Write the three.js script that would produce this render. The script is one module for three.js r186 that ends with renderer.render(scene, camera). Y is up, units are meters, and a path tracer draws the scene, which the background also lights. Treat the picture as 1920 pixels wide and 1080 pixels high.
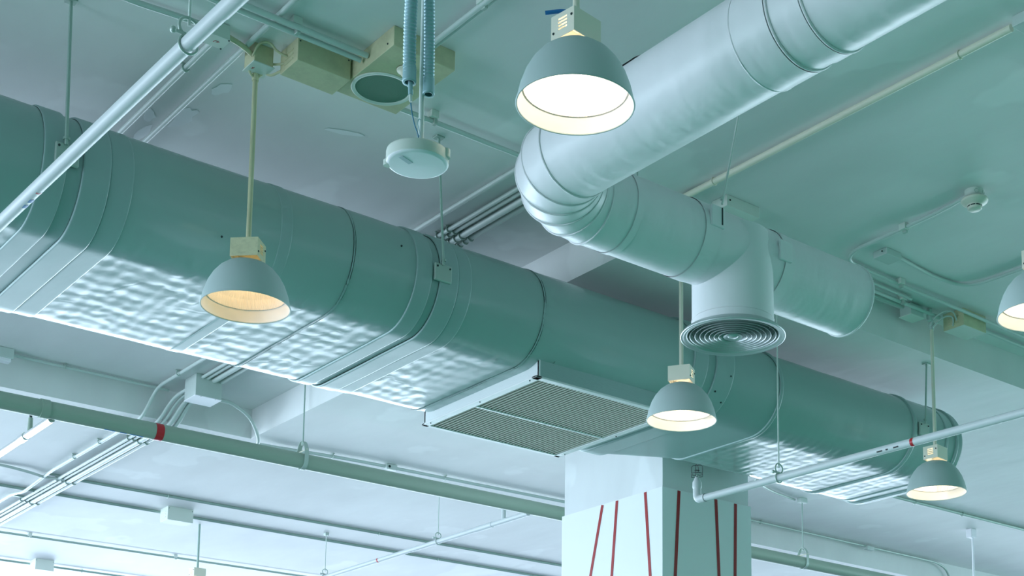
import * as THREE from 'three';
import { RoundedBoxGeometry } from 'three/addons/geometries/RoundedBoxGeometry.js';
import { mergeGeometries } from 'three/addons/utils/BufferGeometryUtils.js';
import { RectAreaLightUniformsLib } from 'three/addons/lights/RectAreaLightUniformsLib.js';

RectAreaLightUniformsLib.init();
const scene = new THREE.Scene();
const V = (x, y, z) => new THREE.Vector3(x, y, z);
const RAD = Math.PI / 180;

// ---------------------------------------------------------------- camera, sky, daylight, exposure
const camera = new THREE.PerspectiveCamera(48.27, 2432.43 / 2465.44, 0.1, 120);
camera.setViewOffset(2432.43, 2465.44, 0, 0, 1920, 1080);        // rising, shifted lens: verticals stay nearly upright
camera.position.set(0, 1.6, 0);
camera.rotation.order = 'YXZ';
camera.rotation.set(8.58 * RAD, -40.91 * RAD, 0);
camera.updateProjectionMatrix();
scene.add(camera);

const renderer = new THREE.WebGLRenderer({ antialias: true });
renderer.toneMapping = THREE.LinearToneMapping;
renderer.toneMappingExposure = 1.13;
renderer.shadowMap.enabled = true;

scene.background = new THREE.Color(0.62, 0.80, 1.0);

const DAY = new THREE.Color(0.69, 0.845, 1.0);
function daylight(w, h, pos, target, intensity) {
  const l = new THREE.RectAreaLight(DAY, intensity, w, h);
  l.position.copy(pos); l.lookAt(target); scene.add(l); return l;
}
daylight(36, 5.3, V(11, 2.88, -29.8), V(11, 2.88, 0), 10.5);        // daylight in the glazed shop front at the far side
daylight(25, 5.3, V(-7.8, 2.88, -16.9), V(0, 2.88, -16.9), 5.0);    // daylight in the glazed side at the left
daylight(33, 5.3, V(29.8, 2.88, -13.2), V(0, 2.88, -13.2), 7.5);     // daylight in the glazing on the right

// ---------------------------------------------------------------- seeded noise and textures
function rng(seed) { let s = seed >>> 0; return () => { s = (s + 0x6D2B79F5) | 0; let t = Math.imul(s ^ (s >>> 15), 1 | s); t = (t + Math.imul(t ^ (t >>> 7), 61 | t)) ^ t; return ((t ^ (t >>> 14)) >>> 0) / 4294967296; }; }
function hash(x, y, s) { let h = Math.imul(x, 374761393) + Math.imul(y, 668265263) + Math.imul(s, 1274126177); h = Math.imul(h ^ (h >>> 13), 1274126177); return ((h ^ (h >>> 16)) >>> 0) / 4294967296; }
function vnoise(x, y, px, py, s) {       // value noise that repeats after px, py cells
  const xi = Math.floor(x), yi = Math.floor(y), fx = x - xi, fy = y - yi;
  const m = (a, n) => ((a % n) + n) % n, u = fx * fx * (3 - 2 * fx), v = fy * fy * (3 - 2 * fy);
  const a = hash(m(xi, px), m(yi, py), s), b = hash(m(xi + 1, px), m(yi, py), s), c = hash(m(xi, px), m(yi + 1, py), s), d = hash(m(xi + 1, px), m(yi + 1, py), s);
  return a + (b - a) * u + (c - a) * v + (a - b - c + d) * u * v;
}
function fbm(u, v, px, py, s, oct = 4) { let t = 0, a = 0.5, n = 0; for (let i = 0; i < oct; i++) { t += a * vnoise(u * px, v * py, px, py, s + i); n += a; a *= 0.5; px *= 2; py *= 2; } return t / n; }
function texture(w, h, fn, color = false) {
  const d = new Uint8Array(w * h * 4);
  for (let j = 0; j < h; j++) for (let i = 0; i < w; i++) {
    const c = fn(i / w, j / h), k = (j * w + i) * 4;
    if (Array.isArray(c)) { d[k] = c[0] * 255; d[k + 1] = c[1] * 255; d[k + 2] = c[2] * 255; } else d[k] = d[k + 1] = d[k + 2] = Math.max(0, Math.min(255, c * 255));
    d[k + 3] = 255;
  }
  const t = new THREE.DataTexture(d, w, h, THREE.RGBAFormat);
  t.wrapS = t.wrapT = THREE.RepeatWrapping; t.magFilter = THREE.LinearFilter; t.minFilter = THREE.LinearMipmapLinearFilter; t.generateMipmaps = true;
  if (color) t.colorSpace = THREE.SRGBColorSpace;
  t.needsUpdate = true; return t;
}
const sm = (a, b, x) => { const t = Math.max(0, Math.min(1, (x - a) / (b - a))); return t * t * (3 - 2 * t); };

// painted plaster: blotchy roller coats and trowel marks (one tile is 6 m)
const plasterMap = texture(1024, 1024, (u, v) => {
  const a = fbm(u, v, 4, 4, 11, 5), b = fbm(u, v, 24, 9, 31, 4), c = sm(0.62, 0.66, fbm(u, v, 7, 5, 57, 5));
  const t = 0.93 + (a - 0.5) * 0.10 + (b - 0.5) * 0.05 + c * 0.035;
  return [Math.min(1, t), Math.min(1, t * 1.0), Math.min(1, t * 0.995)];
}, true);
const plasterBump = texture(1024, 1024, (u, v) => 0.5 + (fbm(u, v, 6, 5, 71, 5) - 0.5) * 0.9 + (fbm(u, v, 60, 22, 83, 3) - 0.5) * 0.25);
// duct wrap: quilted dimples under the duct, calmer on its sides (u 2.4 m along the duct, v once round the section)
const DUCT_P = 2 + 2 * Math.PI * 0.3;
const ductBump = texture(2048, 1024, (u, v) => {
  const s = v * DUCT_P;                                              // 0 = start of the flat underside
  const under = (1 - sm(1.02, 1.25, s)) + sm(DUCT_P - 0.26, DUCT_P - 0.06, s);
  const amp = 0.12 + 0.88 * Math.min(1, under);
  const wx = u + (fbm(u, v, 8, 8, 5, 2) - 0.5) * 0.02, wy = v + (fbm(u, v, 8, 8, 17, 2) - 0.5) * 0.02;
  const pillow = fbm(wx, wy, 34, 34, 91, 2) - 0.5, row = Math.sin(wy * 2 * Math.PI * 33 + 1.2 * Math.sin(wx * 2 * Math.PI * 3)), col = Math.sin(wx * 2 * Math.PI * 32);
  const crease = (k, n, m) => { const f = Math.abs(2 * fbm(u, v, n, m, k, 4) - 1); return Math.exp(-f * f * 900); }, fine = fbm(u, v, 110, 130, 161, 2) - 0.5;
  const ripple = fbm(u, v, 20, 3, 141, 3) - 0.5;
  return 0.5 + amp * (pillow * 0.50 + row * 0.055 + col * 0.05 - crease(121, 6, 8) * 0.05 + fine * 0.035) + ripple * 0.07;
});
const roundBump = texture(1024, 512, (u, v) => 0.5 + (fbm(u, v, 14, 3, 201, 3) - 0.5) * 0.8 + (fbm(u, v, 40, 30, 205, 3) - 0.5) * 0.12);
const paintBump = texture(512, 512, (u, v) => 0.5 + (fbm(u, v, 40, 40, 301, 4) - 0.5) * 0.8);
const grime = (seed, amount, tint = [1, 1, 1]) => texture(512, 512, (u, v) => {
  const a = 1 - amount * (1.2 * Math.max(0, fbm(u, v, 6, 6, seed, 5) - 0.42) + 0.25 * (fbm(u, v, 50, 50, seed + 9, 3) - 0.5));
  return [Math.min(1, a * tint[0]), Math.min(1, a * tint[1]), Math.min(1, a * tint[2])];
}, true);
const dustMap = grime(401, 0.5), beigeMap = grime(431, 0.16, [1, 0.99, 0.95]);

// ---------------------------------------------------------------- materials
const mat = (o) => new THREE.MeshPhysicalMaterial({ roughness: 0.5, metalness: 0, ...o });
const rgb = (r, g, b) => new THREE.Color().setRGB(r, g, b);
const M = {
  ceiling: mat({ color: rgb(0.88, 0.90, 0.90), map: plasterMap, bumpMap: plasterBump, bumpScale: 0.006, roughness: 0.62 }),
  patch: mat({ color: rgb(0.90, 0.91, 0.93), roughness: 0.7, bumpMap: paintBump, bumpScale: 0.001 }),
  wall: mat({ color: rgb(0.62, 0.68, 0.66), map: plasterMap, bumpMap: plasterBump, bumpScale: 0.006, roughness: 0.7 }),
  darkWall: mat({ color: rgb(0.20, 0.36, 0.31), map: plasterMap, roughness: 0.6 }),
  floor: mat({ color: rgb(0.085, 0.50, 0.32), map: dustMap, roughness: 0.16 }),
  paleFloor: mat({ color: rgb(0.15, 0.175, 0.205), map: dustMap, roughness: 0.16 }),
  column: mat({ color: rgb(0.82, 0.84, 0.85), map: plasterMap, roughness: 0.5 }),
  cladding: mat({ color: rgb(0.83, 0.85, 0.86), roughness: 0.35, bumpMap: paintBump, bumpScale: 0.0004 }),
  red: mat({ color: rgb(0.34, 0.008, 0.01), roughness: 0.4 }),
  redBand: mat({ color: rgb(0.45, 0.012, 0.02), roughness: 0.4 }),
  blueMark: mat({ color: rgb(0.02, 0.22, 0.50), roughness: 0.5 }),
  blackMark: mat({ color: rgb(0.02, 0.03, 0.03), roughness: 0.6 }),
  duct: mat({ color: rgb(0.33, 0.47, 0.45), bumpMap: ductBump, bumpScale: 0.017, roughness: 0.36, metalness: 0, specularIntensity: 0.6, clearcoat: 0.5, clearcoatRoughness: 0.1 }),
  ductTape: mat({ color: rgb(0.34, 0.47, 0.46), bumpMap: paintBump, bumpScale: 0.001, roughness: 0.4, metalness: 0, specularIntensity: 0.5, clearcoat: 0.25, clearcoatRoughness: 0.25 }),
  round: mat({ color: rgb(0.80, 0.80, 0.82), bumpMap: roundBump, bumpScale: 0.010, roughness: 0.45, metalness: 0, clearcoat: 0.25, clearcoatRoughness: 0.3 }),
  neck: mat({ color: rgb(0.80, 0.82, 0.83), roughness: 0.4, bumpMap: paintBump, bumpScale: 0.0005 }),
  alu: mat({ color: rgb(0.50, 0.56, 0.56), roughness: 0.35, metalness: 0.45 }),
  darkHole: mat({ color: rgb(0.02, 0.05, 0.045), roughness: 0.9 }),
  grilleFrame: mat({ color: rgb(0.78, 0.80, 0.80), roughness: 0.35 }),
  slat: mat({ color: rgb(0.58, 0.60, 0.52), roughness: 0.45 }),
  plenum: mat({ color: rgb(0.72, 0.77, 0.77), roughness: 0.4, bumpMap: paintBump, bumpScale: 0.0006 }),
  pipe: mat({ color: rgb(0.58, 0.63, 0.64), roughness: 0.45 }),
  mainPipe: mat({ color: rgb(0.30, 0.40, 0.32), roughness: 0.42 }),
  conduit: mat({ color: rgb(0.58, 0.66, 0.63), roughness: 0.42 }),
  cream: mat({ color: rgb(0.78, 0.76, 0.62), roughness: 0.5 }),
  beige: mat({ color: rgb(0.62, 0.62, 0.44), map: beigeMap, roughness: 0.5 }),
  jbox: mat({ color: rgb(0.70, 0.76, 0.70), roughness: 0.5 }),
  clamp: mat({ color: rgb(0.45, 0.55, 0.50), roughness: 0.45, metalness: 0.3 }),
  rod: mat({ color: rgb(0.36, 0.48, 0.43), roughness: 0.5, metalness: 0.3 }),
  paleRod: mat({ color: rgb(0.62, 0.70, 0.66), roughness: 0.5, metalness: 0.2 }),
  steel: mat({ color: rgb(0.75, 0.76, 0.76), roughness: 0.25, metalness: 0.9 }),
  screw: mat({ color: rgb(0.03, 0.05, 0.05), roughness: 0.5, metalness: 0.4 }),
  shade: mat({ color: rgb(0.46, 0.56, 0.55), roughness: 0.55 }),
  lining: mat({ color: rgb(0.86, 0.84, 0.80), roughness: 0.4 }),
  housing: mat({ color: rgb(0.80, 0.77, 0.64), roughness: 0.45 }),
  bulb: mat({ color: rgb(0.9, 0.88, 0.8), emissive: rgb(1, 0.84, 0.66), emissiveIntensity: 5, roughness: 0.4 }),
  bulbDim: mat({ color: rgb(0.9, 0.85, 0.7), emissive: rgb(1, 0.66, 0.30), emissiveIntensity: 1.2, roughness: 0.4 }),
  plasticWhite: mat({ color: rgb(0.88, 0.88, 0.92), roughness: 0.45 }),
  plasticRim: mat({ color: rgb(0.60, 0.66, 0.60), roughness: 0.5 }),
  stickerGrey: mat({ color: rgb(0.50, 0.58, 0.64), roughness: 0.6 }),
  flex: mat({ color: rgb(0.34, 0.52, 0.56), roughness: 0.4, metalness: 0.2 }),
  cable: mat({ color: rgb(0.05, 0.22, 0.34), roughness: 0.5 }),
  blueTape: mat({ color: rgb(0.01, 0.16, 0.44), roughness: 0.5 }),
  detector: mat({ color: rgb(0.80, 0.76, 0.66), roughness: 0.45 }),
  speakerCloth: mat({ color: rgb(0.14, 0.26, 0.20), roughness: 0.9, bumpMap: paintBump, bumpScale: 0.001 }),
  glass: mat({ color: rgb(1, 1, 1), transmission: 1, thickness: 0, roughness: 0.02 }),
  frame: mat({ color: rgb(0.5, 0.55, 0.55), roughness: 0.4, metalness: 0.5 }),
};

// ---------------------------------------------------------------- helpers
const taken = new Map();
const numbered = (n) => { const k = taken.get(n) ?? 0; taken.set(n, k + 1); return k ? n + '_' + String(k).padStart(3, '0') : n; };
function mesh(name, geo, m, parent) {
  const o = new THREE.Mesh(geo, m); o.name = name; o.castShadow = o.receiveShadow = true; parent.add(o); return o;
}
function thing(name, label, category, pos = [0, 0, 0], group) {
  const o = new THREE.Group(); o.name = numbered(name); o.position.set(...pos); o.userData = { label, category };
  if (group) o.userData.group = group; scene.add(o); return o;
}
function solid(name, geo, m, label, category, group) {
  const o = mesh(numbered(name), geo, m, scene); o.userData = { label, category }; if (group) o.userData.group = group; return o;
}
function structure(name, label) { const o = new THREE.Group(); o.name = name; o.userData = { kind: 'structure', label }; scene.add(o); return o; }
function uvMetres(geo, size) {          // texture laid on by the way each face points, in metres
  const g = geo.index ? geo.toNonIndexed() : geo; const p = g.attributes.position, n = g.attributes.normal, uv = new Float32Array(p.count * 2);
  for (let i = 0; i < p.count; i++) {
    const ax = Math.abs(n.getX(i)), ay = Math.abs(n.getY(i)), az = Math.abs(n.getZ(i));
    const [a, b] = ay >= ax && ay >= az ? [p.getX(i), p.getZ(i)] : ax >= az ? [p.getZ(i), p.getY(i)] : [p.getX(i), p.getY(i)];
    uv[2 * i] = a / size; uv[2 * i + 1] = b / size;
  }
  g.setAttribute('uv', new THREE.BufferAttribute(uv, 2)); return g;
}
const slab = (x0, x1, y0, y1, z0, z1, size = 6) => uvMetres(new THREE.BoxGeometry(x1 - x0, y1 - y0, z1 - z0).translate((x0 + x1) / 2, (y0 + y1) / 2, (z0 + z1) / 2), size);
const rbox = (w, h, d, x = 0, y = 0, z = 0, r = 0.004) => uvMetres(new RoundedBoxGeometry(w, h, d, 2, Math.min(r, w / 2.1, h / 2.1, d / 2.1)).translate(x, y, z), 0.5);
const box = (w, h, d, x = 0, y = 0, z = 0) => new THREE.BoxGeometry(w, h, d).translate(x, y, z);
function rod(a, b, r, seg = 12, r2 = r) {
  const d = b.clone().sub(a), L = d.length(), g = new THREE.CylinderGeometry(r2, r, L, seg, 1);
  const uv = g.attributes.uv; for (let i = 0; i < uv.count; i++) uv.setXY(i, uv.getX(i) * 0.5, uv.getY(i) * L);
  g.applyQuaternion(new THREE.Quaternion().setFromUnitVectors(V(0, 1, 0), d.normalize())); g.translate((a.x + b.x) / 2, (a.y + b.y) / 2, (a.z + b.z) / 2); return g;
}
function bent(points, radius) {          // straight runs joined by round bends
  const path = new THREE.CurvePath(); let last = points[0].clone();
  for (let i = 1; i < points.length - 1; i++) {
    const p = points[i], a = points[i - 1], b = points[i + 1], r = Math.min(radius, p.distanceTo(a) * 0.48, p.distanceTo(b) * 0.48);
    const q0 = p.clone().add(a.clone().sub(p).setLength(r)), q1 = p.clone().add(b.clone().sub(p).setLength(r));
    path.add(new THREE.LineCurve3(last, q0)); path.add(new THREE.QuadraticBezierCurve3(q0, p.clone(), q1)); last = q1;
  }
  path.add(new THREE.LineCurve3(last, points[points.length - 1].clone())); return path;
}
function tube(points, r, radius = 0.1, seg = 10) {
  if (points.length === 2) return rod(points[0], points[1], r, seg + 2);
  const path = bent(points, radius); return new THREE.TubeGeometry(path, Math.max(24, Math.round(path.getLength() / 0.03)), r, seg, false);
}
const smooth = (points, r, n = 48, seg = 8) => new THREE.TubeGeometry(new THREE.CatmullRomCurve3(points), n, r, seg, false);
const ring = (R, r, axis, at, seg = 40, arc = Math.PI * 2) => { const g = new THREE.TorusGeometry(R, r, 8, seg, arc); if (axis === 'x') g.rotateY(Math.PI / 2); if (axis === 'y') g.rotateX(Math.PI / 2); return g.translate(at.x, at.y, at.z); };
const merge = (list) => mergeGeometries(list.map((g) => { const h = g.index ? g.toNonIndexed() : g; for (const k of Object.keys(h.attributes)) if (!['position', 'normal', 'uv'].includes(k)) h.deleteAttribute(k); return h; }));
const lathe = (pts, seg = 64) => new THREE.LatheGeometry(pts.map(([x, y]) => new THREE.Vector2(x, y)), seg);

// ---------------------------------------------------------------- the room
const CE = 5.6, SO = 5.34;                                          // slab level and dropped soffit level
{
  const c = structure('ceiling', 'white painted concrete ceiling with dropped soffits');
  mesh('slab', slab(-8.2, 30.2, CE, CE + 0.2, -30.2, 8.2), M.ceiling, c);
  const drop = new THREE.Shape([[5.4, 6.34], [30, 6.34], [30, 9.15], [9.6, 9.15], [9.6, 11.45], [30, 11.45], [30, 16.17], [-8, 16.17], [-8, 11.45], [5.4, 11.45]].map(([x, z]) => new THREE.Vector2(x, z)));
  const g = new THREE.ExtrudeGeometry(drop, { depth: CE - SO + 0.05, bevelEnabled: false }).rotateX(-Math.PI / 2).translate(0, SO, 0);
  mesh('dropped_soffit', uvMetres(g, 6), M.ceiling, c);
  // scraps of bare white filler left beside the conduits
  const r = rng(77);
  for (const [x, z, w, l, t] of [[2.90, -7.12, 0.05, 0.30, 0.1], [2.755, -7.22, 0.035, 0.20, -0.2], [2.93, -6.72, 0.04, 0.18, 0.15], [2.62, -7.36, 0.05, 0.05, 0.4], [2.80, -7.42, 0.03, 0.25, 0], [3.62, -6.70, 0.03, 0.26, 1.2]]) {
    const n = 14, s = new THREE.Shape();
    for (let i = 0; i <= n; i++) { const a = (i % n) / n * Math.PI * 2, k = i === n ? 1 : 0.6 + 0.5 * r(); const px = Math.cos(a) * w * (i % n === 0 ? 1 : k), pz = Math.sin(a) * l * 0.5 * (i % n === 0 ? 1 : k); i ? s.lineTo(px, pz) : s.moveTo(px, pz); }
    const pg = new THREE.ExtrudeGeometry(s, { depth: 0.0015, bevelEnabled: false }).rotateX(Math.PI / 2).rotateY(t).translate(x, CE, z);
    mesh('filler_patch', pg, M.patch, c);
  }
  const f = structure('floor', 'polished floor, pale towards the windows and green in the near half');
  mesh('green_screed', slab(1.5, 7, -0.2, 0, -10.5, -7, 4), M.floor, f); mesh('green_screed', slab(1.5, 30.2, -0.2, 0, -7, 8.2, 4), M.floor, f); mesh('green_screed', slab(-8.2, 1.5, -0.2, 0, -3.5, 8.2, 4), M.floor, f);
  mesh('pale_screed', slab(-8.2, 30.2, -0.2, 0, -30.2, -10.5, 4), M.paleFloor, f); mesh('pale_screed', slab(-8.2, 1.5, -0.2, 0, -10.5, -3.5, 4), M.paleFloor, f); mesh('pale_screed', slab(7, 30.2, -0.2, 0, -10.5, -7, 4), M.paleFloor, f);
  const wr = structure('wall_right', 'painted wall with a glazed stretch');
  mesh('lintel', slab(30, 30.2, 5.55, CE, -30.2, 8.2), M.wall, wr); mesh('panel', slab(30, 30.2, 0, 5.55, 3.4, 8.2), M.wall, wr); mesh('sill', slab(30, 30.2, 0, 0.2, -30.2, 3.4), M.wall, wr);
  const w3 = structure('window_3', 'tall glazing on the right');
  for (let i = 0; i < 11; i++) { const z0 = -29.9 + i * 33.2 / 11; mesh('pane', box(0.012, 5.35, 2.93, 30.1, 2.875, z0 + 33.2 / 22), M.glass, w3); mesh('mullion', box(0.12, 5.35, 0.08, 30.1, 2.875, z0), M.frame, w3); }
  const wn = structure('wall_near', 'plain painted wall behind the viewer'); mesh('plaster', slab(-8.2, 30.2, 0, CE, 8, 8.2), M.darkWall, wn);
  const wf = structure('wall_far', 'painted wall round the shop windows');
  mesh('lintel', slab(-8.2, 30.2, 5.55, CE, -30.2, -29.95), M.wall, wf); mesh('sill', slab(-8.2, 30.2, 0, 0.2, -30.2, -29.95), M.wall, wf); mesh('pier', slab(29.2, 30.2, 0.2, 5.55, -30.2, -29.95), M.wall, wf); mesh('pier', slab(-8.2, -7.2, 0.2, 5.55, -30.2, -29.95), M.wall, wf);
  const wl = structure('wall_left', 'painted wall with a glazed stretch');
  mesh('lintel', slab(-8.2, -8, 5.55, CE, -30.2, 8.2), M.wall, wl); mesh('panel', slab(-8.2, -8, 0, 5.55, -4.4, 8.2), M.wall, wl); mesh('sill', slab(-8.2, -8, 0, 0.2, -30.2, -4.4), M.wall, wl);
  const w1 = structure('window_1', 'tall shop front glazing');
  for (let i = 0; i < 12; i++) { const x0 = -7.2 + i * 36.4 / 12; mesh('pane', box(2.95, 5.35, 0.012, x0 + 36.4 / 24, 2.875, -30.07), M.glass, w1); mesh('mullion', box(0.08, 5.35, 0.12, x0, 2.875, -30.07), M.frame, w1); }
  const w2 = structure('window_2', 'tall side glazing');
  for (let i = 0; i < 9; i++) { const z0 = -29.9 + i * 25.4 / 9; mesh('pane', box(0.012, 5.35, 2.74, -8.1, 2.875, z0 + 25.4 / 18), M.glass, w2); mesh('mullion', box(0.12, 5.35, 0.08, -8.1, 2.875, z0 + 0.04), M.frame, w2); }
}

// ---------------------------------------------------------------- the column
{
  const c = thing('column', 'white square column with thin red slanting stripes below the air ducts', 'column', [0, 0, 0]); c.userData.kind = 'structure';
  mesh('shaft', slab(6.995, 7.885, 0, SO, -9.10, -7.915), M.column, c);
  mesh('cladding', slab(6.98, 7.90, 0, 4.47, -9.115, -7.90, 2), M.cladding, c);
  const onX = (z0, y0, z1, y1) => { const dy = y0 + 0.0, L = Math.hypot(z1 - z0, y1 - y0); const g = new THREE.BoxGeometry(0.004, L, 0.029); g.rotateX(Math.atan2(z0 - z1, dy - y1)); return g.translate(6.9795, (y0 + y1) / 2, (z0 + z1) / 2); };
  const onZ = (x0, y0, x1, y1) => { const L = Math.hypot(x1 - x0, y1 - y0); const g = new THREE.BoxGeometry(0.029, L, 0.004); g.rotateZ(-Math.atan2(x0 - x1, y0 - y1)); return g.translate((x0 + x1) / 2, (y0 + y1) / 2, -7.8995); };
  for (const [z0, z1] of [[-8.60, -9.30], [-8.424, -8.62], [-8.093, -7.93]]) { const b = z0 + (z1 - z0) * 0.35; mesh('stripe', onX(z0, 4.465, z0 === -8.6 ? -9.02 : z1, z0 === -8.6 ? 2.9 : 2.6), M.red, c); }
  for (const [x0, x1] of [[7.145, 7.03], [7.524, 7.61], [7.733, 7.695]]) mesh('stripe', onZ(x0, 4.465, x1, 2.6), M.red, c);
}

// ---------------------------------------------------------------- the flat oval main duct
// cross section: flat underside, half-round sides; s runs from the near end of the underside, along it, up the far side, over the top and down the near side
function ovalPoint(s01, S, off) {
  const flat = S.zn - S.zf, r = S.r, P = 2 * flat + 2 * Math.PI * r; let s = s01 * P;
  if (s < flat) return [S.y - r - off, S.zn - s, -1, 0];
  s -= flat; if (s < Math.PI * r) { const a = s / r; return [S.y - Math.cos(a) * (r + off), S.zf - Math.sin(a) * (r + off), -Math.cos(a), -Math.sin(a)]; }
  s -= Math.PI * r; if (s < flat) return [S.y + r + off, S.zf + s, 1, 0];
  s -= flat; const a = s / r; return [S.y + Math.cos(a) * (r + off), S.zn + Math.sin(a) * (r + off), Math.cos(a), Math.sin(a)];
}
const BIG = { y: 4.90, r: 0.30, zn: -6.84, zf: -7.84 }, SMALL = { y: 4.868, r: 0.297, zn: -6.84, zf: -7.49 };
const mix = (a, b, t) => ({ y: a.y + (b.y - a.y) * t, r: a.r + (b.r - a.r) * t, zn: a.zn + (b.zn - a.zn) * t, zf: a.zf + (b.zf - a.zf) * t });
function ductSkin(stations, { wave = 0.004, n = 120, s0 = 0, s1 = 1, seed = 3 } = {}) {     // stations: [x, section, offset]
  const pos = [], uv = [], idx = [], m = stations.length;
  for (const [x, S, off] of stations) for (let j = 0; j <= n; j++) {
    const t = s0 + (s1 - s0) * j / n, w = wave * ((fbm(((x + 4) / 16) % 1, t % 1, 40, 6, seed, 3) - 0.5) * 2);
    const [y, z] = ovalPoint(Math.min(t, 0.99999) % 1, S, off + w); pos.push(x, y, z); uv.push(x / 2.4, t);
  }
  for (let i = 0; i < m - 1; i++) for (let j = 0; j < n; j++) { const a = i * (n + 1) + j, b = a + n + 1; idx.push(a, a + 1, b, b, a + 1, b + 1); }
  const g = new THREE.BufferGeometry(); g.setAttribute('position', new THREE.Float32BufferAttribute(pos, 3)); g.setAttribute('uv', new THREE.Float32BufferAttribute(uv, 2)); g.setIndex(idx); g.computeVertexNormals();
  if (s0 === 0 && s1 === 1) { const nn = g.attributes.normal; for (let i = 0; i < m; i++) { const a = i * (n + 1), b = a + n; const v = V(nn.getX(a) + nn.getX(b), nn.getY(a) + nn.getY(b), nn.getZ(a) + nn.getZ(b)).normalize(); nn.setXYZ(a, v.x, v.y, v.z); nn.setXYZ(b, v.x, v.y, v.z); } }
  return g;
}
const run = (x0, x1, S, off, step = 0.03) => { const k = Math.max(1, Math.round((x1 - x0) / step)); return Array.from({ length: k + 1 }, (_, i) => [x0 + (x1 - x0) * i / k, S, off]); };
const bandStations = (x0, x1, S, h, e = 0.006) => [[x0, S, 0], [x0 + 0.0015, S, h * 0.8], [x0 + e, S, h], ...run(x0 + e * 2, x1 - e * 2, S, h, 0.02), [x1 - e, S, h], [x1 - 0.0015, S, h * 0.8], [x1, S, 0]];
const mainDuct = thing('supply_duct', 'large flat oval insulated air duct with shiny dimpled underside crossing the ceiling', 'air duct');
{
  const d = mainDuct, sec = (x0, x1, S = BIG) => mesh('duct_section', ductSkin(run(x0, x1, S, 0)), M.duct, d);
  const band = (x0, x1, h = 0.007, S = BIG) => mesh('joint_tape', ductSkin(bandStations(x0, x1, S, h), { wave: 0.002, seed: 9 }), M.ductTape, d);
  sec(-7.9, 2.02); band(2.02, 2.13, 0.008); mesh('joint_groove', ductSkin(run(2.13, 2.20, BIG, -0.003), { wave: 0.001 }), M.ductTape, d); band(2.20, 2.33, 0.010); band(2.33, 2.44, 0.004);
  sec(2.44, 3.62); band(3.20, 3.265, 0.0035); band(3.615, 3.625, 0.004);
  sec(3.62, 4.00); band(4.00, 4.10, 0.009); mesh('joint_groove', ductSkin(run(4.10, 4.15, BIG, -0.004), { wave: 0.001 }), M.ductTape, d); band(4.15, 4.27, 0.010);
  mesh('strap', ductSkin(bandStations(4.27, 4.36, BIG, 0.005), { wave: 0.001 }), M.ductTape, d);
  sec(4.36, 6.05); band(4.865, 4.873, 0.004); band(5.045, 5.055, 0.0015);
  band(6.05, 6.17, 0.012); mesh('joint_groove', ductSkin(run(6.17, 6.24, BIG, 0.0), { wave: 0.001 }), M.ductTape, d); band(6.24, 6.40, 0.013);
  mesh('reducer', ductSkin(Array.from({ length: 17 }, (_, i) => [6.40 + 0.43 * i / 16, mix(BIG, SMALL, i / 16), 0])), M.ductTape, d);
  band(6.83, 6.86, 0.010, SMALL); sec(6.86, 8.22, SMALL); band(8.22, 8.26, 0.012, SMALL); sec(8.26, 8.72, SMALL); band(8.60, 8.635, 0.006, SMALL); band(8.72, 8.75, 0.012, SMALL);
  mesh('end_band', ductSkin(bandStations(8.75, 8.80, SMALL, 0.004), { wave: 0 }), M.ductTape, d);
  const s = new THREE.Shape(), S = SMALL; for (let j = 0; j <= 120; j++) { const [y, z] = ovalPoint(Math.min(j / 120, 0.9999), S, 0.002); j ? s.lineTo(-z, y) : s.moveTo(-z, y); }
  mesh('end_cap', new THREE.ExtrudeGeometry(s, { depth: 0.012, bevelEnabled: false }).rotateY(Math.PI / 2).translate(8.79, 0, 0), M.ductTape, d);
  // saddle brackets riveted to the near side where the hanger rods are fixed
  for (const [x, S2] of [[2.12, BIG], [4.16, BIG], [8.33, SMALL]]) {
    const b = mesh('saddle', rbox(0.11, 0.10, 0.02, x, S2.y - 0.01, S2.zn + S2.r + 0.012, 0.008), M.clamp, d);
    for (const dx of [-0.04, 0.04]) mesh('rivet', new THREE.SphereGeometry(0.006, 8, 6).translate(x + dx, S2.y + 0.02, S2.zn + S2.r + 0.024), M.screw, b);
  }
  for (const [x, t] of [[6.37, 0.945], [6.37, 0.90], [6.36, 0.965], [6.28, 0.93], [2.9, 0.92], [3.9, 0.86]]) { const [y, z, ny, nz] = ovalPoint(t, BIG, 0.014); mesh('rivet', new THREE.SphereGeometry(0.006, 8, 6).translate(x, y, z), M.screw, d); }
}
function hanger(label, a, b, r = 0.006, m = M.rod, group = 'rods carrying the ducts') {
  const t = thing('hanger_rod', label, 'hanger rod', [0, 0, 0], group); mesh('rod', rod(a, b, r, 10), m, t);
  mesh('anchor_plate', rbox(0.05, 0.008, 0.05, a.x, a.y - 0.004, a.z, 0.002), m, t); mesh('nut', new THREE.CylinderGeometry(r * 1.9, r * 1.9, 0.012, 6).translate(b.x, b.y + 0.03, b.z), m, t); return t;
}
hanger('dark rod at the left end of the oval duct beside the white pipe', V(2.07, CE, -6.45), V(2.11, 4.93, -6.515), 0.0085);
hanger('dark rod holding the oval duct behind the white round disc', V(4.04, CE, -6.41), V(4.155, 4.93, -6.515), 0.007);
hanger('short dark rod holding the capped far end of the oval duct', V(8.31, SO, -6.475), V(8.33, 4.90, -6.515), 0.007);

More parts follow.
